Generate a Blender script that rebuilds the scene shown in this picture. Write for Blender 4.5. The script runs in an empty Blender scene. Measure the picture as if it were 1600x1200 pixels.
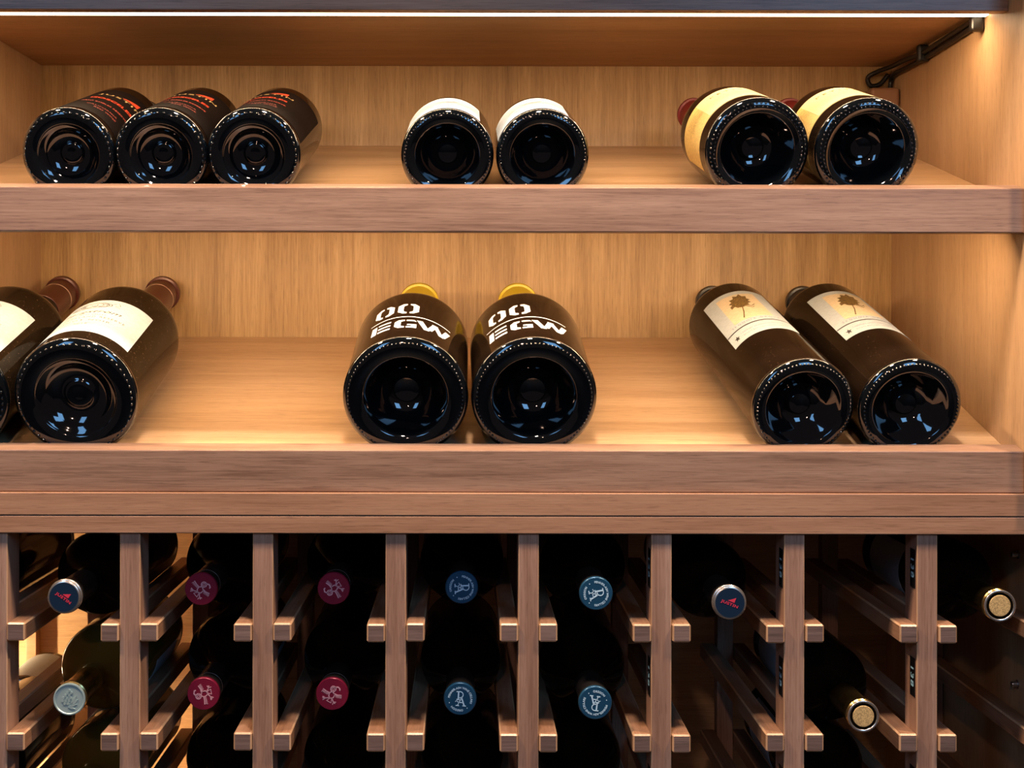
import bpy, bmesh, math, random
from mathutils import Vector, Matrix
random.seed(7)
C = bpy.context.scene.collection
R = math.radians
Z0 = 1500.0                                   # eye height in mm; all plans below are in mm from the eye
def W(x, d, z): return (x*.001, d*.001, (z+Z0)*.001)

# ------------------------------------------------------------------ camera
cd = bpy.data.cameras.new('camera'); cam = bpy.data.objects.new('camera', cd); C.objects.link(cam)
cd.lens = 45.0; cd.sensor_width = 36.0; cd.shift_x = .045; cd.shift_y = -.0625
cd.clip_start = .05
cam.matrix_world = Matrix.Translation(W(0, 0, 0)) @ Matrix.Rotation(R(90), 4, 'X') @ Matrix.Rotation(R(.1), 4, 'Z')
bpy.context.scene.camera = cam

# ------------------------------------------------------------------ world and light
sc = bpy.context.scene
w = bpy.data.worlds.new('world'); sc.world = w; w.use_nodes = True
w.node_tree.nodes['Background'].inputs[0].default_value = (.60, .46, .44, 1)
w.node_tree.nodes['Background'].inputs[1].default_value = .085
sc.view_settings.view_transform = 'Standard'; sc.view_settings.look = 'None'
sc.view_settings.exposure = 0.0; sc.view_settings.gamma = 1.0; sc.view_settings.use_curve_mapping = False
def area(name, loc, target, sx, sy, power, col, spread=180):
    l = bpy.data.lights.new(name, 'AREA'); l.shape = 'RECTANGLE'; l.size = sx; l.size_y = sy
    l.energy = power; l.color = col; l.spread = R(spread)
    o = bpy.data.objects.new(name, l); C.objects.link(o); o.location = loc
    o.rotation_euler = (Vector(target)-Vector(loc)).to_track_quat('-Z', 'Y').to_euler(); return o
WARM = (1.0, .68, .40); BLUE = (.23, .54, 1.0)
# daylight windows of the room behind the camera
area('window_light_right', (1.15, -1.1, 2.65), (0.1, 1.3, 1.4), .75, 1.15, 18, BLUE)
area('window_light_left', (-1.3, -.9, 2.5), (-.1, 1.3, 1.4), .5, 1.1, 10, BLUE)
# ceiling downlights close to the cabinet front
area('downlight_left', (-.95, .92, 2.75), (-.45, 1.25, 1.3), .10, .10, 34, (1, .70, .46))
area('downlight_right', (.95, .92, 2.75), (.45, 1.25, 1.3), .10, .10, 32, (1, .70, .46))
area('downlight_middle', (0, .80, 2.75), (0, 1.25, 1.2), .12, .12, 28, (1, .80, .66))
area('added_fill', (-.3, -1.0, 2.35), (0, 1.3, 1.5), .07, .07, 5.5, (1, .62, .45))  # added warm fill for the top lip, no known lamp
# the LED strips in the cabinet (their fixtures are built further down)
def strip_light(name, x0, x1, d, z, width, power, tilt, col=WARM):
    o = area(name, W((x0+x1)/2, d, z), W((x0+x1)/2, d+100*math.sin(R(tilt)), z-100*math.cos(R(tilt))), (x1-x0)*.001, width*.001, power, col)
    return o
strip_light('led_light_top', -530, 525, 1337, 317.5, 6, 2.9, 12)
strip_light('led_light_shelf', -530, 497, 1279, 86.5, 6, 4.6, 48)
area('led_light_rack', W(-735, 1690, -480), W(-560, 1760, -470), .012, .42, 6.5, (1, .70, .38))
area('led_light_rack_low', W(-640, 1600, -650), W(-560, 1760, -420), .25, .012, 2.0, (1, .66, .33))

# ------------------------------------------------------------------ materials
def mat(name, col, rough=.5, metal=0, spec=.5, emit=None, estr=0, coat=0):
    m = bpy.data.materials.new(name); m.use_nodes = True
    b = m.node_tree.nodes['Principled BSDF']
    b.inputs['Base Color'].default_value = (*col, 1); b.inputs['Roughness'].default_value = rough
    b.inputs['Metallic'].default_value = metal; b.inputs['Specular IOR Level'].default_value = spec
    b.inputs['Coat Weight'].default_value = coat
    if emit: b.inputs['Emission Color'].default_value = (*emit, 1); b.inputs['Emission Strength'].default_value = estr
    return m
def wood(name, axis, c0, c1, c2, rough=.42, bands=1.0, wavy=0.0):
    m = mat(name, c1, rough); nt = m.node_tree; N = nt.nodes; L = nt.links; b = N['Principled BSDF']
    tc = N.new('ShaderNodeTexCoord'); oi = N.new('ShaderNodeObjectInfo')
    mul = N.new('ShaderNodeVectorMath'); mul.operation = 'SCALE'; mul.inputs[0].default_value = (3.1, 7.7, 5.3)
    L.new(oi.outputs['Random'], mul.inputs['Scale'])
    add = N.new('ShaderNodeVectorMath'); add.operation = 'ADD'
    L.new(tc.outputs['Object'], add.inputs[0]); L.new(mul.outputs[0], add.inputs[1])
    def noise(cross, along, detail, dist=0):
        mp = N.new('ShaderNodeMapping'); s = [cross]*3; s['XYZ'.index(axis)] = along
        mp.inputs['Scale'].default_value = s; L.new(add.outputs[0], mp.inputs[0])
        n = N.new('ShaderNodeTexNoise'); n.inputs['Scale'].default_value = 1; n.inputs['Detail'].default_value = detail
        n.inputs['Distortion'].default_value = dist; n.inputs['Roughness'].default_value = .62
        L.new(mp.outputs[0], n.inputs['Vector']); return n
    fine = noise(520, 16, 3); band = noise(38*bands, 1.6+wavy, 3, .35); pore = noise(900, 45, 2)
    mx = N.new('ShaderNodeMix'); mx.data_type = 'FLOAT'; mx.inputs[0].default_value = .42
    L.new(band.outputs[0], mx.inputs[2]); L.new(fine.outputs[0], mx.inputs[3])
    rp = N.new('ShaderNodeValToRGB'); e = rp.color_ramp.elements
    e[0].position = .34; e[0].color = (*c0, 1); e[1].position = .66; e[1].color = (*c2, 1)
    k = e.new(.5); k.color = (*c1, 1)
    L.new(mx.outputs[0], rp.inputs[0])
    pr = N.new('ShaderNodeMapRange'); pr.inputs[1].default_value = .30; pr.inputs[2].default_value = .45
    pr.inputs[3].default_value = .72; pr.inputs[4].default_value = 1.0
    L.new(pore.outputs[0], pr.inputs[0])
    mc = N.new('ShaderNodeMix'); mc.data_type = 'RGBA'; mc.blend_type = 'MULTIPLY'; mc.inputs[0].default_value = 1
    L.new(rp.outputs[0], mc.inputs[6]); L.new(pr.outputs[0], mc.inputs[7])
    L.new(mc.outputs[2], b.inputs['Base Color'])
    bp = N.new('ShaderNodeBump'); bp.inputs['Strength'].default_value = .12; bp.inputs['Distance'].default_value = .0006
    L.new(fine.outputs[0], bp.inputs['Height']); L.new(bp.outputs[0], b.inputs['Normal'])
    return m
M = {}
M['back'] = wood('veneer_vertical', 'Z', (.27, .145, .050), (.40, .235, .090), (.53, .34, .155), .45, 1.0)
M['side'] = wood('veneer_side', 'Z', (.40, .235, .115), (.47, .285, .145), (.54, .34, .185), .5, .7)
M['board'] = wood('veneer_depth', 'X', (.38, .225, .11), (.49, .305, .16), (.58, .38, .215), .38, .9)
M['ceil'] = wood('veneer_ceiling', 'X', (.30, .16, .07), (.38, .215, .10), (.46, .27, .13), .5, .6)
M['lip'] = wood('walnut_lip', 'X', (.165, .085, .052), (.285, .165, .105), (.37, .228, .15), .4, .9, 1.6)
M['apron'] = wood('walnut_apron', 'X', (.27, .135, .07), (.37, .195, .11), (.44, .25, .145), .4, .8, 1)
M['post'] = wood('walnut_post', 'Z', (.24, .125, .08), (.33, .185, .125), (.42, .26, .185), .42, 1.5, 1)
M['rail'] = wood('walnut_rail', 'Y', (.22, .105, .055), (.29, .15, .085), (.36, .20, .12), .42, 1.5, 1)
M['arris'] = wood('highlight_arris', 'Z', (.42, .24, .13), (.50, .30, .17), (.58, .36, .21), .35, 1.5, 1)  # paler bevels on posts and rails: edge highlight painted into the colour
M['end'] = wood('walnut_end_grain', 'X', (.10, .058, .043), (.16, .10, .08), (.23, .15, .12), .55, 1.2, 2)
def glass_mat(name, col, rough, dust=.0, dustcol=(.30, .20, .12)):
    m = mat(name, col, rough); nt = m.node_tree; N = nt.nodes; L = nt.links; b = N['Principled BSDF']
    b.inputs['IOR'].default_value = 1.8 if 'base' in name else 1.17
    if 'base' not in name: b.inputs['Specular IOR Level'].default_value = .5
    tc = N.new('ShaderNodeTexCoord')
    n = N.new('ShaderNodeTexNoise'); n.inputs['Scale'].default_value = 620; n.inputs['Detail'].default_value = 1
    L.new(tc.outputs['Object'], n.inputs['Vector'])
    n2 = N.new('ShaderNodeTexNoise'); n2.inputs['Scale'].default_value = 30; L.new(tc.outputs['Object'], n2.inputs['Vector'])
    r = N.new('ShaderNodeMapRange'); r.inputs[1].default_value = .72; r.inputs[2].default_value = .80; r.inputs[3].default_value = 0; r.inputs[4].default_value = dust
    L.new(n.outputs[0], r.inputs[0])
    mx = N.new('ShaderNodeMix'); mx.data_type = 'RGBA'; mx.inputs[6].default_value = (*col, 1); mx.inputs[7].default_value = (*dustcol, 1)
    L.new(r.outputs[0], mx.inputs[0]); L.new(mx.outputs[2], b.inputs['Base Color'])
    rr = N.new('ShaderNodeMapRange'); rr.inputs[1].default_value = .3; rr.inputs[2].default_value = .7
    rr.inputs[3].default_value = rough*.8; rr.inputs[4].default_value = rough*1.4
    L.new(n2.outputs[0], rr.inputs[0]); L.new(rr.outputs[0], b.inputs['Roughness'])
    return m
M['glass'] = glass_mat('dark_bottle_glass', (.008, .0045, .0025), .075, .35)
M['glass_dusty'] = glass_mat('dusty_bottle_glass', (.010, .006, .003), .09, .8)
M['base'] = glass_mat('bottle_base_glass', (.002, .003, .004), .045, 0)
M['rackglass'] = glass_mat('rack_bottle_glass', (.006, .004, .002), .09, .1)
M['olive'] = glass_mat('olive_bottle_glass', (.10, .065, .012), .09, .1)
def paper(name, col, sc_=260, amt=.06):
    m = mat(name, col, .62); nt = m.node_tree; N = nt.nodes; L = nt.links; b = N['Principled BSDF']
    tc = N.new('ShaderNodeTexCoord'); n = N.new('ShaderNodeTexNoise'); n.inputs['Scale'].default_value = sc_
    n.inputs['Detail'].default_value = 4; L.new(tc.outputs['Object'], n.inputs['Vector'])
    rp = N.new('ShaderNodeValToRGB'); e = rp.color_ramp.elements
    e[0].position = .35; e[0].color = (*[c*(1-amt) for c in col], 1); e[1].position = .65; e[1].color = (*[min(1, c*(1+amt)) for c in col], 1)
    L.new(n.outputs[0], rp.inputs[0]); L.new(rp.outputs[0], b.inputs['Base Color']); return m
M['cream'] = paper('cream_paper', (.355, .39, .395)); M['white'] = paper('white_paper', (.40, .46, .51))
M['yellow'] = paper('yellow_paper', (.56, .39, .12), 420, .16); M['peach'] = paper('peach_paper', (.54, .43, .27))
M['paleyellow'] = paper('pale_yellow_paper', (.58, .49, .25), 420, .08)
M['ink'] = mat('black_ink', (.02, .018, .016), .5); M['grey_ink'] = mat('grey_ink', (.06, .06, .055), .6)
M['violet_ink'] = mat('pale_violet_ink', (.14, .14, .20), .6); M['khaki_ink'] = mat('khaki_ink', (.14, .10, .03), .6)
M['gold_ink'] = mat('gold_ink', (.42, .29, .12), .35, .3); M['leaf'] = paper('leaf_brown_ink', (.13, .075, .018), 600, .5)
M['red_ink'] = mat('red_ink', (.42, .04, .015), .4); M['dark_red_ink'] = mat('dark_red_ink', (.30, .035, .02), .5)
M['rust_ink'] = mat('rust_ink', (.33, .14, .07), .5)
M['white_ink'] = mat('white_enamel', (.55, .60, .64), .4)
M['blacklabel'] = mat('black_label_paper', (.006, .004, .0035), .5, spec=.02)
M['maroon'] = mat('maroon_capsule', (.22, .010, .035), .34, .25); M['pink_ink'] = mat('pink_emboss', (.66, .34, .38), .45)
M['blue'] = mat('blue_capsule', (.014, .075, .15), .3, .35); M['paleblue_ink'] = mat('pale_blue_print', (.52, .74, .88), .4)
M['navy'] = mat('navy_capsule', (.010, .028, .062), .3, .3); M['silver'] = mat('silver_rim', (.62, .56, .50), .25, .9)
M['magenta_ink'] = mat('crimson_print', (.62, .035, .07), .4)
M['mint'] = mat('pale_green_wax', (.42, .55, .53), .32, .35); M['gold'] = mat('gold_foil', (.62, .43, .16), .22, 1)
M['cork'] = paper('cork', (.52, .35, .14), 900, .35); M['brownfoil'] = mat('brown_capsule', (.085, .022, .014), .3, .2)
M['redfoil'] = mat('red_wax', (.17, .012, .012), .45); M['yellowwax'] = mat('yellow_wax', (.62, .46, .015), .38)
M['blackfoil'] = mat('black_capsule', (.012, .010, .009), .34); M['ring'] = mat('pale_ring_print', (.62, .42, .34), .4)
M['rubber'] = mat('black_cable', (.008, .007, .007), .4); M['adapter'] = mat('tan_plastic', (.30, .15, .08), .5)
M['tag'] = mat('black_tag', (.006, .006, .007), .3); M['digits'] = mat('blue_digit_print', (.35, .66, .82), .5)
M['alu'] = mat('aluminium', (.55, .52, .48), .35, .9); M['steel'] = mat('steel_pin', (.6, .6, .6), .3, 1)
M['diffuser'] = mat('led_diffuser', (.9, .85, .75), .6, emit=(1, .74, .46), estr=9)
M['floor'] = mat('dark_slate_floor', (.014, .015, .017), .5)
M['plaster'] = mat('plaster', (.5, .48, .45), .8)
M['sill'] = mat('dark_punt', (.001, .001, .001), .3)

# ------------------------------------------------------------------ helpers
def link(name, me, m, parent=None, smooth=False, angle=None):
    if m is not None: me.materials.append(m)
    o = bpy.data.objects.new(name, me); C.objects.link(o)
    if parent: o.parent = parent
    if smooth:
        for p in me.polygons: p.use_smooth = True
        if angle: me.set_sharp_from_angle(angle=R(angle))
    return o
def mesh(name, vs, fs):
    me = bpy.data.meshes.new(name); me.from_pydata(vs, [], fs); me.update(); return me
def thing(name, label, cat, loc=(0, 0, 0), rot=(0, 0, 0), group=None):
    o = bpy.data.objects.new(name, None); C.objects.link(o); o.location = loc; o.rotation_euler = rot
    o.empty_display_size = .02
    o['label'] = label; o['category'] = cat
    if group: o['group'] = group
    return o
def tag(o, label, cat, group=None):
    o['label'] = label; o['category'] = cat
    if group: o['group'] = group
    return o
def box_mesh(name, x0, x1, y0, y1, z0, z1, bev=1.0, seg=2):
    """box in mm, bevelled edges"""
    bm = bmesh.new()
    vs = [bm.verts.new((x*.001, y*.001, z*.001)) for x in (x0, x1) for y in (y0, y1) for z in (z0, z1)]
    for f in ((0, 1, 3, 2), (4, 6, 7, 5), (0, 4, 5, 1), (2, 3, 7, 6), (0, 2, 6, 4), (1, 5, 7, 3)): bm.faces.new([vs[i] for i in f])
    bmesh.ops.recalc_face_normals(bm, faces=bm.faces)
    if bev: bmesh.ops.bevel(bm, geom=list(bm.edges), offset=bev*.001, segments=seg, affect='EDGES', profile=.5)
    me = bpy.data.meshes.new(name); bm.to_mesh(me); bm.free(); return me
def prism_mesh(name, prof, x0, x1, bev=1.0):
    """profile in (depth, height) mm extruded along x"""
    bm = bmesh.new()
    a = [bm.verts.new((x0*.001, d*.001, z*.001)) for d, z in prof]; b = [bm.verts.new((x1*.001, d*.001, z*.001)) for d, z in prof]
    n = len(prof); bm.faces.new(a); bm.faces.new(b[::-1])
    for i in range(n): bm.faces.new((a[i], b[i], b[(i+1) % n], a[(i+1) % n]))
    bmesh.ops.recalc_face_normals(bm, faces=bm.faces)
    if bev: bmesh.ops.bevel(bm, geom=list(bm.edges), offset=bev*.001, segments=2, affect='EDGES', profile=.5)
    me = bpy.data.meshes.new(name); bm.to_mesh(me); bm.free(); return me
def tube_mesh(name, pts, r, n=10):
    pts = [Vector(p) for p in pts]; vs = []; fs = []
    up = Vector((.3, .1, .9)).normalized()
    for i, p in enumerate(pts):
        t = (pts[min(i+1, len(pts)-1)]-pts[max(i-1, 0)]).normalized()
        a = t.cross(up).normalized(); b = t.cross(a)
        for k in range(n):
            q = 2*math.pi*k/n; vs.append(p+a*r*math.cos(q)+b*r*math.sin(q))
    for i in range(len(pts)-1):
        for k in range(n): fs.append((i*n+k, i*n+(k+1) % n, (i+1)*n+(k+1) % n, (i+1)*n+k))
    fs.append(tuple(range(n))[::-1]); fs.append(tuple(range((len(pts)-1)*n, len(pts)*n)))
    return mesh(name, vs, fs)
def smoothpath(P, k=8):
    P = [Vector(p) for p in P]; out = []
    for i in range(len(P)-1):
        p0 = P[max(i-1, 0)]; p1 = P[i]; p2 = P[i+1]; p3 = P[min(i+2, len(P)-1)]
        for j in range(k):
            t = j/k; out.append(.5*((2*p1)+(-p0+p2)*t+(2*p0-5*p1+4*p2-p3)*t*t+(-p0+3*p1-3*p2+p3)*t**3))
    return out+[P[-1]]
def lathe_mesh(name, prof, n=72):
    """prof: (radius, y) mm around the local Y axis"""
    vs = []; fs = []; rings = []
    for r, y in prof:
        if r < 1e-6: rings.append([len(vs)]); vs.append((0, y*.001, 0))
        else:
            rings.append(list(range(len(vs), len(vs)+n)))
            for k in range(n):
                a = 2*math.pi*k/n; vs.append((r*.001*math.sin(a), y*.001, r*.001*math.cos(a)))
    for A, B in zip(rings, rings[1:]):
        for k in range(n):
            if len(A) == 1 and len(B) == 1: continue
            if len(A) == 1: fs.append((A[0], B[k], B[(k+1) % n]))
            elif len(B) == 1: fs.append((A[k], B[0], A[(k+1) % n]))
            else: fs.append((A[k], B[k], B[(k+1) % n], A[(k+1) % n]))
    me = mesh(name, vs, fs)
    bm = bmesh.new(); bm.from_mesh(me); bmesh.ops.recalc_face_normals(bm, faces=bm.faces); bm.to_mesh(me); bm.free()
    return me

def prism_z(name, prof, z0, z1):
    bm = bmesh.new()
    a = [bm.verts.new((x*.001, d*.001, z0*.001)) for x, d in prof]; b = [bm.verts.new((x*.001, d*.001, z1*.001)) for x, d in prof]
    n = len(prof); bm.faces.new(a); bm.faces.new(b[::-1])
    for i in range(n): bm.faces.new((a[i], b[i], b[(i+1) % n], a[(i+1) % n]))
    bmesh.ops.recalc_face_normals(bm, faces=bm.faces)
    me = bpy.data.meshes.new(name); bm.to_mesh(me); bm.free(); return me
# flat shapes (text, strokes, polygons) in a 2-D plane, given as (verts, faces)
_tc = {}
def text2d(s, size=1.0, bold=0.0, spacing=1.0):
    key = (s, bold, spacing)
    if key not in _tc:
        cu = bpy.data.curves.new('t', 'FONT'); cu.body = s; cu.size = 1; cu.offset = bold; cu.resolution_u = 3; cu.space_character = spacing
        o = bpy.data.objects.new('t', cu); C.objects.link(o)
        bpy.context.view_layer.update()
        me = bpy.data.meshes.new_from_object(o.evaluated_get(bpy.context.evaluated_depsgraph_get()))
        vs = [(v.co.x, v.co.y) for v in me.vertices]; fs = [tuple(p.vertices) for p in me.polygons]
        bpy.data.objects.remove(o); bpy.data.curves.remove(cu); bpy.data.meshes.remove(me)
        _tc[key] = (vs, fs)
    vs, fs = _tc[key]
    if not vs: return [], []
    x0 = min(v[0] for v in vs); x1 = max(v[0] for v in vs)
    return [((x-(x0+x1)/2)*size, y*size) for x, y in vs], fs
def fit(sh, w=None, h=None, cx=0, cy=0, rot=0, shear=0):
    vs, fs = sh
    x0 = min(v[0] for v in vs); x1 = max(v[0] for v in vs); y0 = min(v[1] for v in vs); y1 = max(v[1] for v in vs)
    sx = (w/(x1-x0)) if w else 1; sy = (h/(y1-y0)) if h else sx
    if w is None and h: sx = sy
    c, s = math.cos(R(rot)), math.sin(R(rot)); out = []
    for x, y in vs:
        x = (x-(x0+x1)/2)*sx; y = (y-(y0+y1)/2)*sy; x += shear*y
        out.append((cx+x*c-y*s, cy+x*s+y*c))
    return out, fs
def merge(*shs):
    V = []; F = []
    for vs, fs in shs:
        b = len(V); V += list(vs); F += [tuple(i+b for i in f) for f in fs]
    return V, F
def strokes(lines, w):
    V = []; F = []
    for ln in lines:
        ww = w
        if isinstance(ln[0], (int, float)): ww = ln[0]; ln = ln[1:]
        base = len(V); n = len(ln)
        for i, p in enumerate(ln):
            a = ln[max(i-1, 0)]; b = ln[min(i+1, n-1)]
            dx, dy = b[0]-a[0], b[1]-a[1]; l = math.hypot(dx, dy) or 1; nx, ny = -dy/l*ww/2, dx/l*ww/2
            V += [(p[0]+nx, p[1]+ny), (p[0]-nx, p[1]-ny)]
        for i in range(n-1): F.append((base+2*i, base+2*i+1, base+2*i+3, base+2*i+2))
    return V, F
def arc(cx, cy, r, a0, a1, n=14): return [(cx+r*math.cos(R(a0+(a1-a0)*i/n)), cy+r*math.sin(R(a0+(a1-a0)*i/n))) for i in range(n+1)]
def poly(pts): return list(pts), [tuple(range(len(pts)))]
def disc2d(cx, cy, r, n=24): return poly([(cx+r*math.cos(2*math.pi*i/n), cy+r*math.sin(2*math.pi*i/n)) for i in range(n)])
def arctext(s, r, mid, size, spacing=1.0, bold=.012):
    vs, fs = text2d(s, size, bold, spacing)
    out = []
    for x, y in vs:
        a = R(mid)-x/r; q = r+y-size*.35
        out.append((q*math.cos(a), q*math.sin(a)))
    return out, fs
def subdiv2d(sh, maxlen):
    vs, fs = sh; bm = bmesh.new(); bv = [bm.verts.new((x, y, 0)) for x, y in vs]
    for f in fs:
        try: bm.faces.new([bv[i] for i in f])
        except ValueError: pass
    bmesh.ops.triangulate(bm, faces=bm.faces)
    for _ in range(5):
        es = [e for e in bm.edges if abs(e.verts[0].co.x-e.verts[1].co.x) > maxlen]
        if not es: break
        bmesh.ops.subdivide_edges(bm, edges=es, cuts=1)
        bmesh.ops.triangulate(bm, faces=[f for f in bm.faces if len(f.verts) > 3])
    bm.verts.index_update()
    out = [(v.co.x, v.co.y) for v in bm.verts], [tuple(v.index for v in f.verts) for f in bm.faces]
    bm.free(); return out
def wrap(name, sh, r, L0, phi0, off, m, parent, rfun=None):
    """(u across, v towards the neck) mm -> on the bottle side"""
    vs, fs = subdiv2d(sh, 4.0); P = []
    for u, v in vs:
        a = R(phi0)+u/r; y = L0+v; q = ((rfun(y) if rfun else r)+off)*.001
        P.append((q*math.sin(a), y*.001, q*math.cos(a)))
    o = link(name, mesh(name, P, fs), m, parent, True); return o
def label_patch(name, r, L0, L1, p0, p1, m, parent, th=.25, rfun=None):
    """a sheet of paper with thickness glued round the bottle"""
    n = max(6, int(abs(p1-p0)/4)); k = 1 if not rfun else 8; vs = []; fs = []
    for t in (0, th):
        for j in range(k+1):
            L = L0+(L1-L0)*j/k
            for i in range(n+1):
                a = R(p0+(p1-p0)*i/n); q = ((rfun(L) if rfun else r)+.02+t)*.001; vs.append((q*math.sin(a), L*.001, q*math.cos(a)))
    S = (n+1)*(k+1)
    for t in (0, 1):
        for j in range(k):
            for i in range(n):
                a = t*S+j*(n+1)+i; f = (a, a+1, a+n+2, a+n+1); fs.append(f if t else f[::-1])
    for i in range(n):
        fs.append((i, i+S, i+1+S, i+1)[::-1]); b = k*(n+1)+i; fs.append((b, b+1, b+1+S, b+S)[::-1])
    for j in range(k):
        a = j*(n+1); fs.append((a, a+n+1, a+n+1+S, a+S)); b = a+n; fs.append((b, b+S, b+n+1+S, b+n+1))
    return link(name, mesh(name, vs, fs), m, parent, True, 40)
def on_cap(name, sh, y, m, parent, mirror=True, th=.25):
    """flat figure on the face of a capsule, given as seen from the neck end; a thin raised print"""
    vs, fs = sh; n = len(vs); s = -1 if mirror else 1
    P = [(s*u*.001, y*.001, v*.001) for u, v in vs]+[(s*u*.001, (y+th)*.001, v*.001) for u, v in vs]
    F = [tuple(i+n for i in f) for f in fs]
    cnt = {}
    for f in fs:
        for a, b in zip(f, f[1:]+f[:1]): cnt[(a, b)] = 1
    for (a, b) in list(cnt):
        if (b, a) not in cnt: F.append((a, b, b+n, a+n))
    return link(name, mesh(name, P, F), m, parent)

# ------------------------------------------------------------------ bottle shapes
def body_profile(r, body, total, neck, sharp, punt, lipr=None):
    """outside of a bottle from the middle of the punt to the mouth, (radius, y)"""
    h = min(7, r*.13); q = punt
    p = [(0, q['nip']), (r*.10, q['nip']*.97), (r*.20, q['nip']*.90), (r*.235, q['nip']*.99), (r*.27, q['depth']*1.0),
         (r*.34, q['depth']*.96), (r*.44, q['depth']*.82), (r*.52, q['depth']*.60), (r*q['in']*.90, q['depth']*.30), (r*q['in']*.97, 4.5), (r*q['in'], 2.6),
         (r*q['in']+1.2, 1.4), (r*(q['in']+.10), .5), (r*(q['in']+.93)/2, 0), (r-h*.95, 0.2), (r-h*.55, 1.1), (r-h*.22, 2.8), (r+.2, 4.6), (r+.6, 6.4), (r+.3, 8.6), (r, 10), (r, 13)]
    for k in range(1, 6): p.append((r, 13+(body-13)*k/5))
    ns = 14; sl = sharp; neck_y = body+sl
    for k in range(1, ns+1):
        t = k/ns
        if q.get('bordeaux'):                      # high round shoulders
            e = .5*(1+math.cos(math.pi*t)); e = e**.80
            y = body+sl*t
        else:                                       # sloping burgundy shoulders
            e = .5*(1+math.cos(math.pi*t)); e = e**1.0; y = body+sl*t
        p.append((neck+(r-neck)*e, y))
    p += [(neck, neck_y+(total-neck_y)*.5), (neck*.97, total-12), (neck*1.10, total-11), (neck*1.10, total-5), (neck*1.0, total-4), (neck*.98, total-.5), (neck*.80, total), (0, total)]
    return p
def radius_at(prof, y):
    side = [(rr, yy) for rr, yy in prof if yy > 7]
    for (r0, y0), (r1, y1) in zip(side, side[1:]):
        if y0 <= y <= y1 and y1 > y0: return r0+(r1-r0)*(y-y0)/(y1-y0)
    return side[0][0]
def knurls(name, r, n, parent, rows=1):
    vs = []; fs = []
    for rw in range(rows):
        rr = r-rw*3.4
        for k in range(n):
            a = 2*math.pi*(k+.5*rw)/n; b = len(vs); wv = .62*math.pi*r/n; hl = 1.15 if rows == 1 else 1.0
            for q_, dy in ((1.0, 1.15), (.72, -.25)):
                for j in range(6):
                    t = j*math.pi/3; aa = a+wv*q_*math.cos(t)/rr; q = rr+hl*q_*math.sin(t)
                    vs.append((q*math.sin(aa)*.001, (dy+(.3*q_*math.sin(t)))*.001, q*math.cos(aa)*.001))
            vs.append((rr*math.sin(a)*.001, -.00105, rr*math.cos(a)*.001))
            for j in range(6):
                fs.append((b+j, b+(j+1) % 6, b+6+(j+1) % 6, b+6+j)); fs.append((b+6+j, b+6+(j+1) % 6, b+12))
    o = link(name, mesh(name, vs, fs), M['base'], parent, True); o['kind'] = 'stuff'; return o
def make_bottle(spec, label, group, glass='glass'):
    root = thing('wine_bottle', label, 'bottle', group=group)
    r = spec['r']; prof = body_profile(r, spec['body'], spec['total'], spec['neck'], spec['sl'], spec['punt'])
    # split: base (punt and heel) and body
    k = next(i for i, (a, y) in enumerate(prof) if y >= 9.5 and a > r*.9)
    b = link('base', lathe_mesh('base', prof[:k+1], 80), M['base'], root, True, 55)
    s = link('body', lathe_mesh('body', [(p[0], p[1]) for p in prof[k:]], 80), M[glass], root, True, 40)
    if spec.get('knurl'): knurls('knurling', r-r*.13*.62, spec['knurl'], b, spec.get('rows', 1))
    root['_r'] = r
    return root, prof
def capsule(root, prof, y0, total, m, name='capsule', extra=.5, ring=None):
    pts = [(a+extra, y) for a, y in prof if y0 <= y < total-.2]
    pts = [(radius_at(prof, y0)+.05, y0), (radius_at(prof, y0)+extra, y0+.3)]+pts+[(pts[-1][0]-.6, total+.4), (0, total+.5)]
    c = link(name, lathe_mesh(name, pts, 48), m, root, True, 35)
    if ring:
        for yy in ring:
            q = radius_at(prof, yy)+extra+.15
            link('printed_ring', lathe_mesh('printed_ring', [(q-.2, yy-1.0), (q, yy-.9), (q, yy+.9), (q-.2, yy+1.0)], 48), M['ring'], c, True)
    return c

# ------------------------------------------------------------------ the setting
def struct(name, me, m):
    o = link(name, me, m); o['kind'] = 'structure'; return o
def moved(me): # shift mm-from-eye heights to world
    me.transform(Matrix.Translation((0, 0, Z0*.001))); return me
struct('floor', box_mesh('floor', -2000, 2000, -1500, 1900, -Z0-20, -Z0, 0), M['floor'])
bpy.data.objects['floor'].location.z = Z0*.001
struct('wall_back', moved(box_mesh('wall_back', -2000, 2000, 1830, 1900, -Z0, 900, 0)), M['plaster'])

# lower unit: the deck, the sides and the back behind the rack
CX = 546
base = thing('base_cabinet', 'walnut base cabinet carcass with a deck above the bottle rack', 'cabinet', W(0, 1250, -Z0))
def under(parent, me):      # mesh given in mm-from-eye -> local to the parent
    me.transform(Matrix.Translation(Vector((0, 0, Z0*.001))-Vector(parent.location))); return me
link('deck', under(base, box_mesh('deck', -780, 640, 1246, 1815, -190.6, -168.6, .8)), M['apron'], base)
link('front_rail', under(base, box_mesh('front_rail', -780, 640, 1246.3, 1262, -208.2, -191.2, .8)), M['apron'], base)
link('side_panel', under(base, box_mesh('side_panel', 592, 611, 1262.5, 1800, -Z0+1, -191.5, .8)), M['side'], base)
link('side_panel', under(base, box_mesh('side_panel', -780, -761, 1262.5, 1800, -Z0+1, -191.5, .8)), M['side'], base)
link('back_panel', under(base, box_mesh('back_panel', -780, 611, 1800.5, 1814, -Z0+1, -191.5, .5)), M['board'], base)
link('bottom_panel', under(base, box_mesh('bottom_panel', -760.5, 591.5, 1263, 1800, -Z0+1, -Z0+21, .5)), M['board'], base)
link('light_baffle', under(base, box_mesh('light_baffle', -338, -322, 1600.5, 1800, -Z0+21.5, -191.5, .8)), M['apron'], base)  # unseen panel, added to keep the rack light from the cells further right
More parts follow.
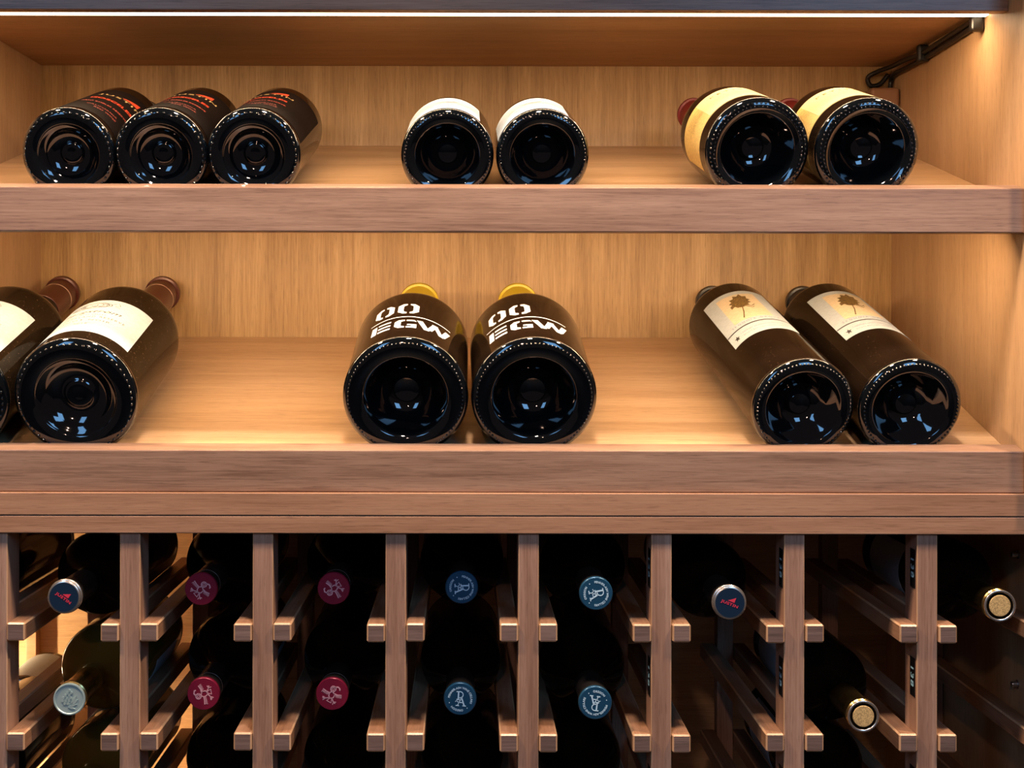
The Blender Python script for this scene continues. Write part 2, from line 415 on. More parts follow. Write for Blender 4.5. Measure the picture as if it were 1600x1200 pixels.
ledge = link('ledge', under(base, box_mesh('ledge', -760.5, -470, 1600, 1800, -549, -531, .8)), M['board'], base)
link('batten', under(base, box_mesh('batten', -612, -598, 1783, 1800, -530.5, -192, .6)), M['apron'], base)
for d, z in ((1371, -250), (1371, -389)):
    o = link('shelf_pin', lathe_mesh('shelf_pin', [(0, -7), (2.6, -6.6), (3, -5.8), (3, -1), (4.6, -.6), (4.6, .3), (0, .3)], 20), M['steel'], base, True, 35)
    o.rotation_euler = (0, 0, R(-90)); o.location = Vector(W(591.5, d, z))-base.location

# upper unit: back, sides, top
up = thing('display_cabinet', 'open walnut display cabinet with tall back panel above the base cabinet', 'cabinet', W(0, 1450, -168.4))
link('back_panel', under(up, box_mesh('back_panel', -CX-20, CX+20, 1644, 1660, -168.2, 900, .3)), M['back'], up)
link('side_panel', under(up, box_mesh('side_panel', CX, CX+20, 1238, 1643.6, -168.2, 900, .8)), M['side'], up)
link('side_panel', under(up, prism_z('side_panel', [(-CX-40, 1238), (-CX-22, 1238), (-CX-22, 1470), (-CX, 1484), (-CX, 1643.6), (-CX-40, 1643.6)], -168.2, 900)), M['side'], up)
link('shade_overhang', under(up, box_mesh('shade_overhang', -CX-40, CX+20, 1196, 1237.5, 420, 470, 2)), M['lip'], up)  # unseen overhang, added and sized to shade the top lip from the downlights
link('shade_overhang_board', under(up, box_mesh('shade_overhang_board', -CX+.3, CX-.3, 1238, 1643.5, 440, 458, .8)), M['lip'], up)

def shelf(label, zlb, zlf, ztb, zf, zb):
    o = thing('display_shelf', label, 'shelf', W(0, 1250, zlb))
    link('front_lip', under(o, prism_mesh('front_lip', [(1250, zlb), (1250, zlf), (1269, ztb), (1269, zlb)], -CX+.3, CX-.3, 1.0)), M['lip'], o)
    link('shelf_board', under(o, prism_mesh('shelf_board', [(1269.3, zf-18), (1269.3, zf), (1643.5, zb), (1643.5, zb-18)], -CX+.3, CX-.3, .4)), M['board'], o)
    return o
UF, UB = 116.5, 223.6
LF, LB = -136.5, -22.2
shelf('upper tilted walnut display shelf with raised front lip', 86, 129.4, 134.8, UF, UB)
shelf('lower tilted walnut display shelf with raised front lip, just above the rack', -168.2, -127.5, -122.2, LF, LB)
TU = math.atan2(UB-UF, 374.2); TL = math.atan2(LB-LF, 374.2)
tp = thing('top_shelf', 'flat top shelf with a dark front lip and light strip underneath', 'shelf', W(0, 1289, 312))
link('front_lip', under(tp, box_mesh('front_lip', -CX+.3, CX-.3, 1289, 1302, 312, 350, 1.0)), M['lip'], tp)
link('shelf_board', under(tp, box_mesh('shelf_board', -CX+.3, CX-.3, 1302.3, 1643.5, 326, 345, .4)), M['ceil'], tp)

# LED strips
def led(label, x0, x1, d, z, h):
    o = thing('light_strip', label, 'light', W((x0+x1)/2, d, z))
    link('channel', under(o, box_mesh('channel', x0, x1, d-6, d+6, z+1.5, z+h, .4)), M['alu'], o)
    link('diffuser', under(o, box_mesh('diffuser', x0+1, x1-1, d-4.5, d+4.5, z-.3, z+1.5, .3)), M['diffuser'], o)
led('thin warm white light strip glowing under the top shelf', -535, 545, 1337, 318.8, 7.2)
led('warm light strip hidden behind the lip of the upper tilted shelf', -540, 500, 1279, 88, 7)
o = thing('light_strip', 'warm light strip inside the base cabinet behind the rack at far left', 'light', W(-748, 1690, -480))
link('channel', under(o, box_mesh('channel', -760.5, -739, 1683, 1697, -700, -260, .4)), M['alu'], o)
link('diffuser', under(o, box_mesh('diffuser', -739, -737, 1685, 1695, -699, -261, .3)), M['diffuser'], o)

# cable under the top shelf, clip and adapter
cab = thing('power_cable', 'black power cable clipped in the corner under the top shelf', 'cable', W(540, 1350, 320))
def cp(x, d, z): return Vector(W(x, d, z))-cab.location
path = [(536, 1348, 321), (540, 1372, 320), (539, 1440, 318), (538, 1512, 316), (537, 1560, 319), (532, 1600, 318), (522, 1622, 316), (512, 1632, 310), (516, 1634, 300), (528, 1634, 302), (538, 1633, 314)]
link('cord', tube_mesh('cord', smoothpath([cp(*p) for p in path]), .0030), M['rubber'], cab, True)
path = [(541, 1352, 315), (542, 1400, 313), (541.5, 1512, 310.5), (541, 1580, 311), (541, 1618, 312), (541, 1630, 306), (540, 1631, 296), (539, 1630, 292)]
link('cord', tube_mesh('cord', smoothpath([cp(*p) for p in path]), .0030), M['rubber'], cab, True)
for d in (1352, 1512):
    link('cable_clip', under(cab, box_mesh('cable_clip', 532, 545.8, d-5, d+5, 305.5, 325.6, 3, 3)), M['rubber'], cab)
tag(link('power_adapter', under(cab, box_mesh('power_adapter', 508, 544, 1606, 1640, 226, 293, 4, 3)), M['adapter']), 'tan power adapter box in the corner behind the bottles', 'adapter')
bpy.data.objects['power_adapter'].location = cab.location

# ------------------------------------------------------------------ the rack
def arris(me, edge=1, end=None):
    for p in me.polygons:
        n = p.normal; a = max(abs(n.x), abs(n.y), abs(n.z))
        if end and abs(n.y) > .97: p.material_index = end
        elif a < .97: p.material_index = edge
rack = thing('wine_rack', 'walnut bottle rack of upright posts and short square rails', 'rack', W(0, 1250, -Z0+21.5))
PW, PITCH = 20.0, 129.75
PR = {k: -58.1+PITCH*(k-4) for k in range(0, 10)}          # right edge of each post
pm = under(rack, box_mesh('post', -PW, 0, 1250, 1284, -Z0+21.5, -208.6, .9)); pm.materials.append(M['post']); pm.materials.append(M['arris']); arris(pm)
pm2 = under(rack, box_mesh('post', -PW, 0, 1582, 1600, -Z0+21.5, -192, .9)); pm2.materials.append(M['post'])
def inst(name, me, parent, loc):
    o = bpy.data.objects.new(name, me); C.objects.link(o); o.parent = parent; o.location = loc; return o
RT = [-296.3-106.7*i for i in range(5)]                     # tops of the rails
RW = 17.8
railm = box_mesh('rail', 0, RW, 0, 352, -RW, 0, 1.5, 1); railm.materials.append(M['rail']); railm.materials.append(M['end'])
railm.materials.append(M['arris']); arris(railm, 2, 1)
for k in range(10):
    inst('post', pm, rack, (PR[k]*.001, 0, 0)); inst('rear_post', pm2, rack, (PR[k]*.001, 0, 0))
    for i, z in enumerate(RT):
        if k < 9: inst('rail', railm, rack, Vector(W(PR[k]+.2+random.uniform(0, .4), 1246.5+random.uniform(-.8, .8), z+random.uniform(-.6, .6)))-rack.location)
        if k > 0: inst('rail', railm, rack, Vector(W(PR[k]-PW-.2-RW, 1246.5+random.uniform(-.8, .8), z+random.uniform(-.6, .6)))-rack.location)
# black number tags on the left side of three posts
tagm = box_mesh('tag', -.7, 0, 0, 13.5, -38, 0, .15, 1); tagm.materials.append(M['tag'])
tv, tf = fit(text2d('138', 1, .02, 1.15), w=19, h=8.2)
dm = mesh('digits', [(-.00085, (6.7-v)*.001, (-19-u)*.001) for u, v in tv], tf); dm.materials.append(M['digits'])
for k in (6, 7, 8):
    for i in range(3):
        t = inst('number_tag', tagm, rack, Vector(W(PR[k]-PW, 1254, -224.5-106.9*i))-rack.location)
        inst('digits', dm, t, (0, 0, 0))

# ------------------------------------------------------------------ bottles on the tilted shelves
PUNT1 = {'nip': 15, 'depth': 17, 'in': .66, 'bordeaux': 1}
PUNT2 = {'nip': 20, 'depth': 26, 'in': .70}
PUNT3 = {'nip': 26, 'depth': 30, 'in': .72}
PUNT4 = {'nip': 28, 'depth': 36, 'in': .68, 'bordeaux': 1}
PUNT5 = {'nip': 18, 'depth': 24, 'in': .74, 'bordeaux': 1}
def place(root, r, xpx, floorF, tilt, yaw=0, back=0):
    """base edge rests behind the lip at depth 1272; xpx = where the base centre is seen"""
    D = 1271.5+back+0 ; zc = floorF+(back+2.2)*math.tan(tilt)
    d = D-r*math.sin(tilt)+.3; z = zc+r*math.cos(tilt)+.4
    X = (xpx-728)*d/2000
    root.location = W(X, d, z)
    root.rotation_euler = (Matrix.Rotation(R(-yaw), 3, 'Z') @ Matrix.Rotation(tilt, 3, 'X')).to_euler()
    return X

# upper left: three black-label bottles
for x, ph, lab in ((105, 30, 'dark magnum bottle with red lettering, leftmost of three on upper shelf'),
                   (250, 13, 'dark magnum bottle with red lettering, middle of three on upper shelf'),
                   (395, 0, 'dark magnum bottle with red lettering, rightmost of three on upper shelf')):
    r = 45.6; sp = dict(r=r, body=205, total=330, neck=16, sl=48, punt=PUNT1, knurl=44)
    b, pf = make_bottle(sp, lab, 'dark bottles with red lettering at left of upper shelf')
    l = label_patch('label', r, 18, 175, ph-78, ph+78, M['blacklabel'], b)
    tri = poly([(-2, 139), (17, 139), (17, 155)])
    wrap('triangle_logo', tri, r, 0, ph, .35, M['red_ink'], l)
    wrap('lettering', fit(text2d('JUSTIN', 1, .02, 1.25), w=50, h=9, cx=0, cy=131), r, 0, ph, .35, M['gold_ink'], l)
    wrap('lettering', fit(text2d('ISOSCELES', 1, .025, 1.0), w=48, h=8, cx=-2, cy=103), r, 0, ph, .35, M['red_ink'], l)
    wrap('lettering', fit(text2d('PASO ROBLES RESERVE', 1, .01, 1.0), w=52, h=5, cx=-2, cy=76), r, 0, ph, .35, M['dark_red_ink'], l)
    wrap('lettering', merge(fit(text2d('CALIFORNIA', 1, .0, 1.1), w=34, h=4.2, cx=0, cy=56), fit(text2d('RED WINE', 1, .0, 1.1), w=26, h=4.2, cx=6, cy=46)), r, 0, ph, .35, M['dark_red_ink'], l)
    capsule(b, pf, 262, 330, M['blackfoil'])
    place(b, r, x, UF, TU)

# upper middle: two with white labels
def bird_marks(seed):
    rd = random.Random(seed); L = []
    L.append((1.5, (-9, 0), (-4, 2), (0, 1), (5, 3), (10, 1))); L.append((1.1, (-2, 1), (2, -3), (5, -6))); L.append((1.0, (-12, 4), (-6, 3), (0, 1)))
    L.append((.9, (3, 2), (8, 6), (12, 6)))
    return strokes(L, 1)
for x, ph, lab in ((698.5, -8, 'burgundy-shaped bottle with white label, left of the middle pair on upper shelf'),
                   (847.5, -18, 'burgundy-shaped bottle with white label, right of the middle pair on upper shelf')):
    r = 45.2; sp = dict(r=r, body=112, total=320, neck=16, sl=125, punt=PUNT2, knurl=76)
    b, pf = make_bottle(sp, lab, 'white label bottles in the middle of upper shelf')
    l = label_patch('label', r, 17, 106, ph-56, ph+53, M['white'], b)
    wrap('bird_drawing', fit(bird_marks(1), w=22, cx=6, cy=68), r, 0, ph, .35, M['ink'], l)
    sc = strokes([(.9, (-34, 40), (-30, 46), (-28, 40), (-26, 45), (-24, 42)), (.6, (-20, 44), (-14, 46), (-8, 45)), (.7, (-12, 38), (-10, 43), (-8, 38)), (.5, (-4, 46), (4, 48), (12, 47)), (.5, (16, 56), (18, 60)), (.5, (-22, 58), (-16, 62), (-12, 60))], 1)
    wrap('handwriting', sc, r, 0, ph, .35, M['grey_ink'], l)
    capsule(b, pf, 255, 320, M['blackfoil'])
    place(b, r, x, UF, TU)

# upper right: two with yellow wrap labels and red wax necks
for x, ph, yaw, lab in ((1184, -28, -2.5, 'wide bottle with yellow wrap label, left of the right-hand pair on upper shelf'),
                        (1356, -28, -1.0, 'wide bottle with yellow wrap label, right of the right-hand pair on upper shelf')):
    r = 51; sp = dict(r=r, body=118, total=306, neck=17, sl=112, punt=PUNT3, knurl=66, rows=2)
    b, pf = make_bottle(sp, lab, 'yellow label bottles at right of upper shelf')
    l = label_patch('label', r, 32, 104, ph-92, ph+72, M['yellow'], b)
    l2 = label_patch('front_panel', r, 33, 103, ph-26, ph+68, M['paleyellow'], l, .45); l2['label'] = 'paler front panel of the label'
    wrap('lettering', fit(text2d('PETITE', 1, .02, 1.7), w=44, h=6.5, cx=14, cy=86), r, 0, ph, .6, M['khaki_ink'], l)
    wrap('lettering', merge(*[fit(text2d(s, 1, 0, 1.0), w=24, h=2.6, cx=-36, cy=88-4.6*i) for i, s in enumerate(('grown and bottled', 'in the hills of', 'the old valley', 'produced from', 'estate fruit and', 'aged in oak'))]), r, 0, ph, .35, M['khaki_ink'], l)
    capsule(b, pf, 240, 306, M['redfoil'], name='wax_seal', extra=.9)
    place(b, r, x, UF, TU, yaw)

# lower left: two large bottles with cream crest labels
for x, lab in ((-85, 'large dusty bottle with cream crest label, cut off by the left edge on lower shelf'),
               (117, 'large dusty bottle with cream crest label, fully seen at left of lower shelf')):
    r = 60.3; ph = -9; sp = dict(r=r, body=188, total=388, neck=19, sl=86, punt=PUNT1, knurl=56)
    b, pf = make_bottle(sp, lab, 'cream crest label bottles at left of lower shelf', 'glass_dusty')
    l = label_patch('label', r, 30, 138, ph-60, ph+60, M['cream'], b)
    cr = []
    for i in range(9):
        a = i/8; cr.append((.7, *arc(-14+28*a, 0, 4.2+1.8*math.sin(i*2.1), 20+i*31, 250+i*31, 10)))
    cr += [(.8, *[(19*math.cos(R(t)), 8*math.sin(R(t))) for t in range(0, 361, 15)]), (.6, *[(15*math.cos(R(t)), 5.5*math.sin(R(t))) for t in range(0, 361, 15)]),
           (.7, (18, 3), (23, 9), (26, 3), (22, -1), (27, -4))]
    wrap('crest', fit(strokes(cr, .7), w=54, h=20, cx=2, cy=120), r, 0, ph, .35, M['grey_ink'], l)
    wrap('lettering', fit(text2d('Bergström', 1, .008, 1.05), w=62, h=10.5, cx=4, cy=96, shear=.45), r, 0, ph, .35, M['grey_ink'], l)
    wrap('lettering', merge(fit(text2d('CUMBERLAND RESERVE', 1, .0, 1.35), w=76, h=4.4, cx=6, cy=78), fit(text2d('WILLAMETTE VALLEY', 1, 0, 1.2), w=44, h=3, cx=0, cy=86), fit(text2d('PINOT NOIR', 1, .0, 1.35), w=54, h=4.2, cx=4, cy=67),
         fit(text2d('2016', 1, .0, 1.2), w=14, h=3.4, cx=4, cy=55)), r, 0, ph, .35, M['grey_ink'], l)
    capsule(b, pf, 300, 388, M['brownfoil'], extra=.8, ring=(352,))
    place(b, r, x, LF, TL)

# lower middle: two with white stencilled lettering and yellow wax
def stencil(u0, wid):
    """the figures 00 over a rule over the letters EGW; u0 = left edge (mm round the glass)"""
    S = []
    def zero(x, w, y0, y1):
        g = w*.07; cx = x+w/2; t = w*.27; c = w*.24; h = y1-y0
        for s in (-1, 1):
            S.append(poly([(cx+s*g, y1), (cx+s*(w/2-c), y1), (cx+s*w/2, y1-h*.2), (cx+s*w/2, y0+h*.2), (cx+s*(w/2-c), y0), (cx+s*g, y0), (cx+s*g, y0+h*.14),
                           (cx+s*(w/2-t-.8), y0+h*.2), (cx+s*(w/2-t), y0+h*.3), (cx+s*(w/2-t), y1-h*.3), (cx+s*(w/2-t-.8), y1-h*.2), (cx+s*g, y1-h*.14)]))
    zero(u0+1, 21, 86, 120); zero(u0+26, 22, 86, 120)
    S.append(strokes([(2.3, *[(u0-3+(wid+6)*i/12, 74) for i in range(13)])], 1))
    y0, y1 = 37, 63; h = y1-y0; x = u0
    S.append(poly([(x, y0), (x+6, y0), (x+6, y1), (x, y1)]))
    for yy in (y0, y0+h*.41, y1-h*.18): S.append(poly([(x+7.5, yy), (x+21, yy), (x+21, yy+h*.18), (x+7.5, yy+h*.18)]))
    x = u0+25
    S.append(poly([(x+10.2, y1), (x+4, y1), (x, y1-h*.22), (x, y0+h*.22), (x+4, y0), (x+10.2, y0), (x+10.2, y0+h*.16), (x+6.6, y0+h*.26), (x+6.6, y1-h*.26), (x+10.2, y1-h*.16)]))
    S.append(poly([(x+12, y1), (x+20, y1), (x+22.5, y1-h*.2), (x+12, y1-h*.16)]))
    S.append(poly([(x+12, y0), (x+22.5, y0), (x+22.5, y0+h*.46), (x+13, y0+h*.46), (x+13, y0+h*.30), (x+17, y0+h*.30), (x+17, y0+h*.16), (x+12, y0+h*.16)]))
    x = u0+50
    for (a, b_) in (((0, y1), (8, y0)), ((17, y1), (10.5, y0+3)), ((16, y1), (24, y0)), ((32, y1), (25.5, y0+3))):
        S.append(poly([(x+a[0]-3, a[1]), (x+a[0]+3.3, a[1]), (x+b_[0]+3.3, b_[1]), (x+b_[0]-2.6, b_[1])]))
    return merge(*S)
for x, ph, yaw, lab in ((633.5, 3, .3, 'big dark bottle with white stencilled lettering, left of the middle pair on lower shelf'),
                        (835, -6, -.6, 'big dark bottle with white stencilled lettering, right of the middle pair on lower shelf')):
    r = 61.2; sp = dict(r=r, body=158, total=346, neck=20, sl=80, punt=PUNT4, knurl=86)
    b, pf = make_bottle(sp, lab, 'stencilled bottles in the middle of lower shelf')
    wrap('lettering', stencil(-41, 82), r, 0, ph, .2, M['white_ink'], b)
    capsule(b, pf, 262, 346, M['yellowwax'], name='wax_seal', extra=2.2)
    place(b, r, x, LF, TL, yaw)

# lower right: two long bottles with leaf labels
def leaf():
    pts = [(-1, -10), (-6, -9), (-9, -5), (-14, -8), (-15, -3), (-11, 0), (-15, 3), (-10, 6), (-12, 11), (-6, 12), (-5, 18), (0, 16), (4, 21), (7, 15), (12, 15), (11, 9), (15, 6), (11, 3), (14, -1), (9, -3), (10, -7), (5, -7), (2, -10)]
    n = len(pts); return merge(([(0, 3)]+pts, [(0, i+1, (i+1) % n+1) for i in range(n)]), strokes([(1.4, (0, -8), (-2, -20), (-6, -32)), (1.3, (2, -6), (12, -10), (17, -6)), (1.1, (3, -8), (12, -14), (15, -11))], 1))
for x, ph, yaw, lab in ((1257, -15, -3.4, 'long dark bottle with brown leaf label, left of the right-hand pair on lower shelf'),
                        (1424.5, 0, -2.0, 'long dark bottle with brown leaf label, nearest the right wall on lower shelf')):
    r = 50.4; sp = dict(r=r, body=282, total=388, neck=18, sl=50, punt=PUNT5, knurl=74)
    b, pf = make_bottle(sp, lab, 'leaf label bottles at right of lower shelf')
    l = label_patch('label', r, 106, 250, ph-43, ph+43, M['cream'], b)
    pch = label_patch('peach_panel', r, 153, 238, ph-25, ph+25, M['peach'], l, .4)
    wrap('leaf_print', fit(leaf(), w=27, h=80, cx=0, cy=197, rot=-4), r, 0, ph, .6, M['leaf'], l)
    wrap('lettering', fit(text2d('SEQUOIA GROVE', 1, .0, 1.7), w=54, h=4.5, cx=0, cy=147), r, 0, ph, .35, M['violet_ink'], l)
    wrap('rule', strokes([(2.6, *[(-37.5+75*i/16, 138) for i in range(17)])], 1), r, 0, ph, .35, M['ink'], l)
    star = [(((3.6 if i % 2 == 0 else 1.7)*math.sin(i*math.pi/5)-29), 120+(6.5 if i % 2 == 0 else 3)*math.cos(i*math.pi/5)) for i in range(10)]
    wrap('star', ([(-29, 120)]+star, [(0, i+1, (i+1) % 10+1) for i in range(10)]), r, 0, ph, .35, M['ink'], l)
    wrap('lettering', merge(fit(text2d('CABERNET SAUVIGNON NAPA VALLEY', 1, 0, 1.1), w=54, h=3.6, cx=4, cy=125), fit(text2d('ESTATE BOTTLED LIBRARY RESERVE', 1, 0, 1.1), w=50, h=3.6, cx=4, cy=117)), r, 0, ph, .35, M['violet_ink'], l)
    capsule(b, pf, 320, 388, M['blackfoil'])
    place(b, r, x, LF, TL, yaw)

# ------------------------------------------------------------------ bottles in the rack, necks outwards
def monogram():
    return merge(
        strokes([(1.5, (-2.2, -.2), (-2.2, 8)), (.9, (-4.6, 8.2), (-1, 8.4), *arc(-.4, 4.9, 3.5, 85, -85, 12), (-2, 1.4)), (1.0, (-4.2, -.6), (-.4, -.6))], 1),
        strokes([(1.5, (1.6, 1.6), (5.0, -7.2)), (.8, (1.6, 1.6), (-2.6, -7.2)), (.8, (-1.2, -3.8), (3.6, -3.8)), (1.0, (-4.6, -7.4), (-.8, -7.4)), (1.0, (3.2, -7.4), (7, -7.4)), (.7, (-5.4, -3), (-3.6, -2), (-1, -4.6))], 1))
def bird():
    L = [(.8, *arc(2.4, 3.6, 2.1, -60, 290, 14)), (.5, *arc(2.4, 3.6, 1.0, 0, 350, 10)), (1.0, (4.2, 4.3), (6.6, 3.6), (7.4, 1.4), (6.6, .6)),
         (.8, (.6, 2), (-1.4, 1.8), (-3, -.2), (-2.4, -2.6), (0, -3), (1.8, -1.2), (1.2, 1.4), (.6, 2)),
         (.8, (-1.4, 1.8), (-3.4, 3.8), (-5.2, 6.6)), (.6, (-2.2, 1.2), (-4.4, 3.2), (-6.2, 5.8)),
         (.8, (1.6, 0), (3.8, -2.2), (6.8, -3.6)), (.6, (1.4, -1), (3.6, -3), (6.4, -4.8)),
         (.7, (-2.4, -1.8), (-5.6, -1.2), (-7.8, 1)), (.6, (-6.2, -1.2), (-8.6, -1.6)), (.6, (-5.8, -1.0), (-8.2, -.1)),
         (.7, (-1.2, -2.8), (-1.2, -6.2), (-.4, -8)), (.6, (-1.2, -6.4), (-2.6, -8)), (.6, (-1.1, -6.2), (.8, -7.2)),
         (.7, (-2.4, -2.2), (-5.8, -3.2), (-3.2, -6.2), (-1.4, -3))]
    for i in range(5):
        L.append((.45, (-2.8-.8*i, 2.0+.9*i), (-3.8-.85*i, 1.2+.9*i))); L.append((.45, (2.4+.9*i, -2.0-.55*i), (1.9+.9*i, -3.6-.55*i)))
    return strokes(L, .6)
def medallion():
    S = []
    rd = random.Random(3)
    for i, (x, y) in enumerate([(0, 7), (-1.5, 5), (1.6, 5.2), (-3.2, 3), (0, 3.2), (-4.8, 1), (-1.8, .8), (1, 1), (-5.4, -1.4), (-2.8, -1.4), (-.2, -1.2), (-3.8, -3.6), (-1.2, -3.6)]): S.append(disc2d(x, y, 1.15, 10))
    for a, b_ in (((1, -4), (6, 3)), ((1.4, -5), (7.4, 0)), ((0, -6), (6.6, -4)), ((-1, -6.4), (5, -8))):
        dx, dy = b_[0]-a[0], b_[1]-a[1]; m_ = ((a[0]+b_[0])/2, (a[1]+b_[1])/2); S.append(poly([a, (m_[0]+dy*.14, m_[1]-dx*.14), b_, (m_[0]-dy*.14, m_[1]+dx*.14)]))
    return merge(*S)
def rot2(sh, a, k=1.0):
    c, s = math.cos(R(a))*k, math.sin(R(a))*k; return [(x*c-y*s, x*s+y*c) for x, y in sh[0]], sh[1]
PUNTR = {'nip': 18, 'depth': 24, 'in': .68, 'bordeaux': 1}
PUNTB = {'nip': 18, 'depth': 24, 'in': .68}
def rack_bottle(kind, px, py, s, lab, group, rot=0, glass='rackglass', labelphi=None, row=0, yaw=0, cell=None):
    """s = image scale where the cap is seen (px per mm)"""
    D = 2000/s; X = (px-728)/s; z = -(py-500)/s
    bord = kind in ('spear', 'cork', 'mint'); r = 43.5 if kind != 'bird' else 44.5
    tot = 300; nk = 13.6
    row_top = max((t for t in RT if t < z), key=lambda t: t); r = max(39, min(46.5, math.hypot(z-row_top-.8, 37.4)-.6))
    z = row_top+.8+math.sqrt((r+.6)**2-37.4**2)
    if bord: sp = dict(r=r, body=178, total=tot, neck=nk, sl=44, punt=PUNTR)
    else: sp = dict(r=r, body=150, total=tot, neck=nk, sl=86, punt=PUNTB)
    b, pf = make_bottle(sp, lab, group, glass)
    if labelphi is not None:
        label_patch('label', r, 34, 132, labelphi-62, labelphi+62, M['white'], b)
    T = tot+.5; ex = 1.2
    if kind == 'bird':
        c = capsule(b, pf, 236, tot, M['blackfoil'], extra=1.0)  # black sleeve: shade of the unlit sides put into the capsule colour
        link('cap_rim', lathe_mesh('cap_rim', [(15.2, tot-5), (16.1, tot-4.6), (16.3, tot-1.2), (15.6, tot+.2), (14.6, tot+.55)], 48), M['maroon'], b, True)
        q = radius_at(pf, 276)+1.15
        link('printed_ring', lathe_mesh('printed_ring', [(q-.2, 275.6), (q, 275.7), (q, 276.5), (q-.2, 276.6)], 48), M['silver'], c, True)
        d = on_cap('cap_face', disc2d(0, 0, 15.6, 40), T-.2, M['maroon'], b, th=.5)
        on_cap('bird_emblem', rot2(bird(), rot, 1.25), T+.3, M['pink_ink'], d)
    elif kind == 'mono':
        capsule(b, pf, 236, tot, M['blackfoil'], extra=1.0)  # sleeve sides painted black for shade, only the cap end stays blue
        link('cap_rim', lathe_mesh('cap_rim', [(15.6, tot-4), (16.3, tot-3.6), (16.5, tot-1.2), (15.8, tot+.1), (14.6, tot+.5)], 48), M['blue'], b, True)
        d = on_cap('cap_face', disc2d(0, 0, 15.4, 40), T-.2, M['blue'], b, th=.5)
        on_cap('monogram', rot2(monogram(), rot, .88), T+.3, M['paleblue_ink'], d)
        on_cap('lettering', merge(arctext('PENNER-ASH WINE CELLARS', 11.3, 78+rot, 2.9, 1.05), arctext('OREGON', 11.3, 78+rot-182, 2.9, 1.1), disc2d(11.3*math.cos(R(rot-48)), 11.3*math.sin(R(rot-48)), .5, 8), disc2d(11.3*math.cos(R(rot-158)), 11.3*math.sin(R(rot-158)), .5, 8)), T+.3, M['paleblue_ink'], d)
    elif kind == 'spear':
        capsule(b, pf, 236, tot, M['blackfoil'], extra=.9)
        for y_, rr in ((tot-4.2, 16.6), (tot-.2, 15.8)):
            link('rim_ring', lathe_mesh('rim_ring', [(rr-1.8, y_-1.0), (rr, y_-.8), (rr+.4, y_), (rr, y_+.9), (rr-1.6, y_+1.1)], 48), M['silver'], b, True)
        d = on_cap('cap_face', disc2d(0, 0, 14.2, 40), T-.2, M['navy'], b, th=.5)
        on_cap('triangle_logo', rot2(poly([(-2.6, 1.6), (4.0, 1.6), (4.0, 6.4)]), rot), T+.3, M['magenta_ink'], d)
        on_cap('lettering', rot2(fit(text2d('JUSTIN', 1, .02, 1.1), w=17.5, h=3.6, cx=0, cy=-1.4), rot), T+.3, M['magenta_ink'], d)
    elif kind == 'mint':
        capsule(b, pf, 236, tot, M['gold'], extra=.9)
        link('cap_disc', lathe_mesh('cap_disc', [(0, T-1), (15.6, T-1), (15.9, T), (15.6, T+1.3), (14.4, T+1.5), (13.8, T+.7), (0, T+.7)], 48), M['mint'], b, True, 35)
        on_cap('grape_emblem', rot2(medallion(), 0, 1.2), T+.6, M['mint'], b, th=.7)
    elif kind == 'cork':
        q = nk*1.10
        link('foil_collar', lathe_mesh('foil_collar', [(nk*.99, 236), (nk+.5, 236.5), (nk+.6, tot-14), (q+.5, tot-12), (q+.6, tot-5), (nk+.9, tot-3.8), (nk+1.4, tot-1.6), (nk+1.5, tot-.2)], 48), M['gold'], b, True, 35)
        link('rim_ring', lathe_mesh('rim_ring', [(nk+.6, tot-.9), (nk+1.6, tot-.5), (nk+1.9, tot+.3), (nk+1.2, tot+.9), (nk-.2, tot+.8), (nk-.6, tot+.1)], 48), M['silver'], b, True)
        link('cork', lathe_mesh('cork', [(10.4, tot-6), (10.4, tot+.2), (10.0, tot+.7), (0, tot+.8)], 40), M['cork'], b, True, 40)
    b.location = W(X, D+tot, z); b.rotation_euler = (0, 0, math.pi+R(yaw))
    return b
def cap_s(dx_mm, px): return (px-728)/dx_mm
CC = {k: (PR[k]-58.1*0+ (PITCH-PW)/2) for k in range(0, 9)}   # cell centres, cell k is right of post k
CC = {k: PR[k]+(PITCH-PW)/2 for k in range(0, 9)}
G = {'bird': 'maroon capsule bottles in the rack', 'mono': 'blue capsule bottles in the rack', 'spear': 'navy capsule bottles in the rack', 'cork': 'bare cork bottles in the rack', 'mint': None}
rack_bottle('spear', 101, 934, 1.604, 'rack bottle with navy cap and red triangle in the leftmost column, upper row', G['spear'], -36)
rack_bottle('mint', 110, 1093, 1.585, 'rack bottle with pale green embossed cap in the leftmost column', None, 0, 'olive', labelphi=200)
rack_bottle('bird', 315, 921, 1.575, 'rack bottle with maroon bird cap, second column, upper row', G['bird'], 0, labelphi=150)
rack_bottle('bird', 319, 1080, 1.565, 'rack bottle with maroon bird cap, second column, lower row', G['bird'], 150, labelphi=200)
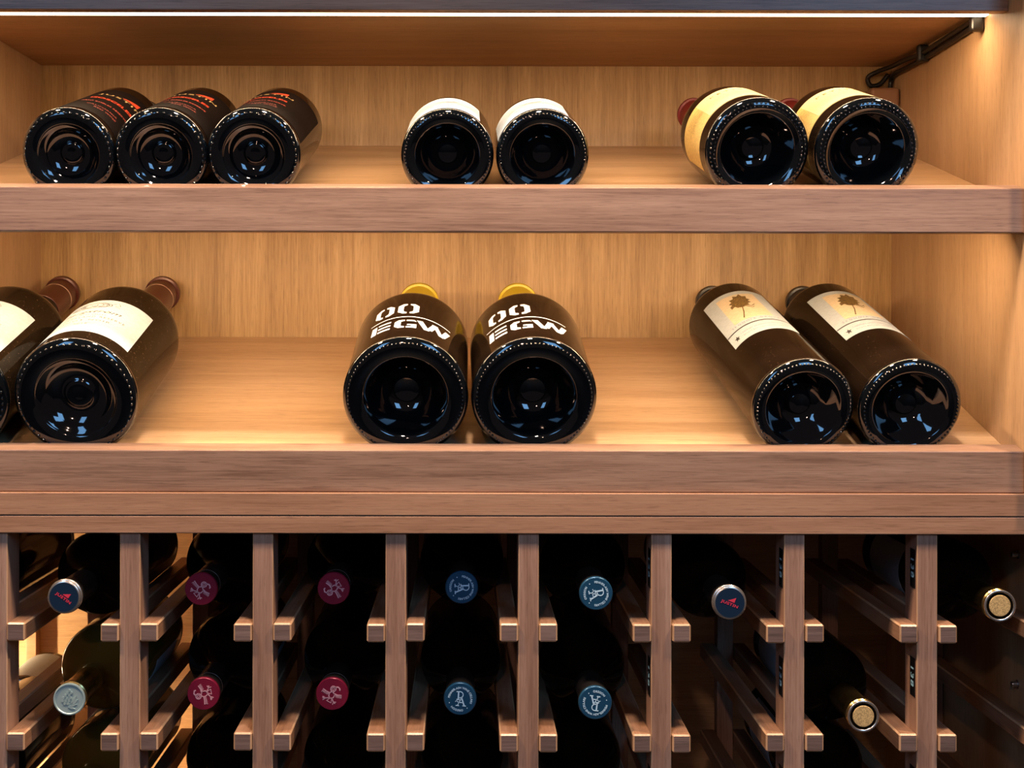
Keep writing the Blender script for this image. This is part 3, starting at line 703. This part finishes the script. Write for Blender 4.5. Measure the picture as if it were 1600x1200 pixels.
rack_bottle('bird', 522, 920, 1.56, 'rack bottle with maroon bird cap, third column, upper row', G['bird'], 170)
rack_bottle('bird', 520, 1075, 1.565, 'rack bottle with maroon bird cap, third column, lower row', G['bird'], 20)
rack_bottle('mono', 722, 918, 1.565, 'rack bottle with blue monogram cap, fourth column, upper row', G['mono'], -88)
rack_bottle('mono', 720, 1092, 1.57, 'rack bottle with blue monogram cap, fourth column, lower row', G['mono'], -4)
rack_bottle('mono', 932, 916, 1.60, 'rack bottle with blue monogram cap, fifth column, upper row', G['mono'], -78)
rack_bottle('mono', 931, 1086, 1.60, 'rack bottle with blue monogram cap, fifth column, lower row', G['mono'], 172)
rack_bottle('spear', 1141, 941, 1.607, 'rack bottle with navy cap and red triangle in the sixth column', G['spear'], -22)
rack_bottle('cork', 1350, 1118, 1.607, 'rack bottle with bare cork in the seventh column, lower row', G['cork'], labelphi=120)
rack_bottle('cork', 1563, 945, 1.613, 'rack bottle with bare cork in the rightmost column', G['cork'], labelphi=110)
names = {0: 'left of the first post', 1: 'leftmost column', 2: 'second column', 3: 'third column', 4: 'fourth column', 5: 'fifth column', 7: 'seventh column'}
for k in (0, 1, 2, 3, 4, 5, 7):
    z = -482; s = 1.575
    rack_bottle('bird' if k in (2, 3) else 'mono' if k in (4, 5) else 'cork', 728+CC[k]*s, 500-z*s, s, 'dark rack bottle in the third row, '+names[k]+', cap below the frame', 'third row bottles in the rack', labelphi={1: 60, 2: 180, 7: 110}.get(k), glass='olive' if k == 1 else 'rackglass')
rack_bottle('cork', 728+CC[0]*1.58, 500+269*1.58, 1.58, 'dark rack bottle in the upper row left of the first post', 'side bottles in the rack', labelphi=None)
# a bottle with a cream label lying on the ledge behind the rack
b, pf = make_bottle(dict(r=40, body=120, total=175, neck=14, sl=30, punt=PUNTR), 'bottle with cream label lying on the lit ledge behind the rack', None, 'olive')
label_patch('label', 40, 8, 112, -75, 75, M['cream'], b)
b.location = W(-560, 1612, -490.6); b.rotation_euler = (0, 0, R(2))
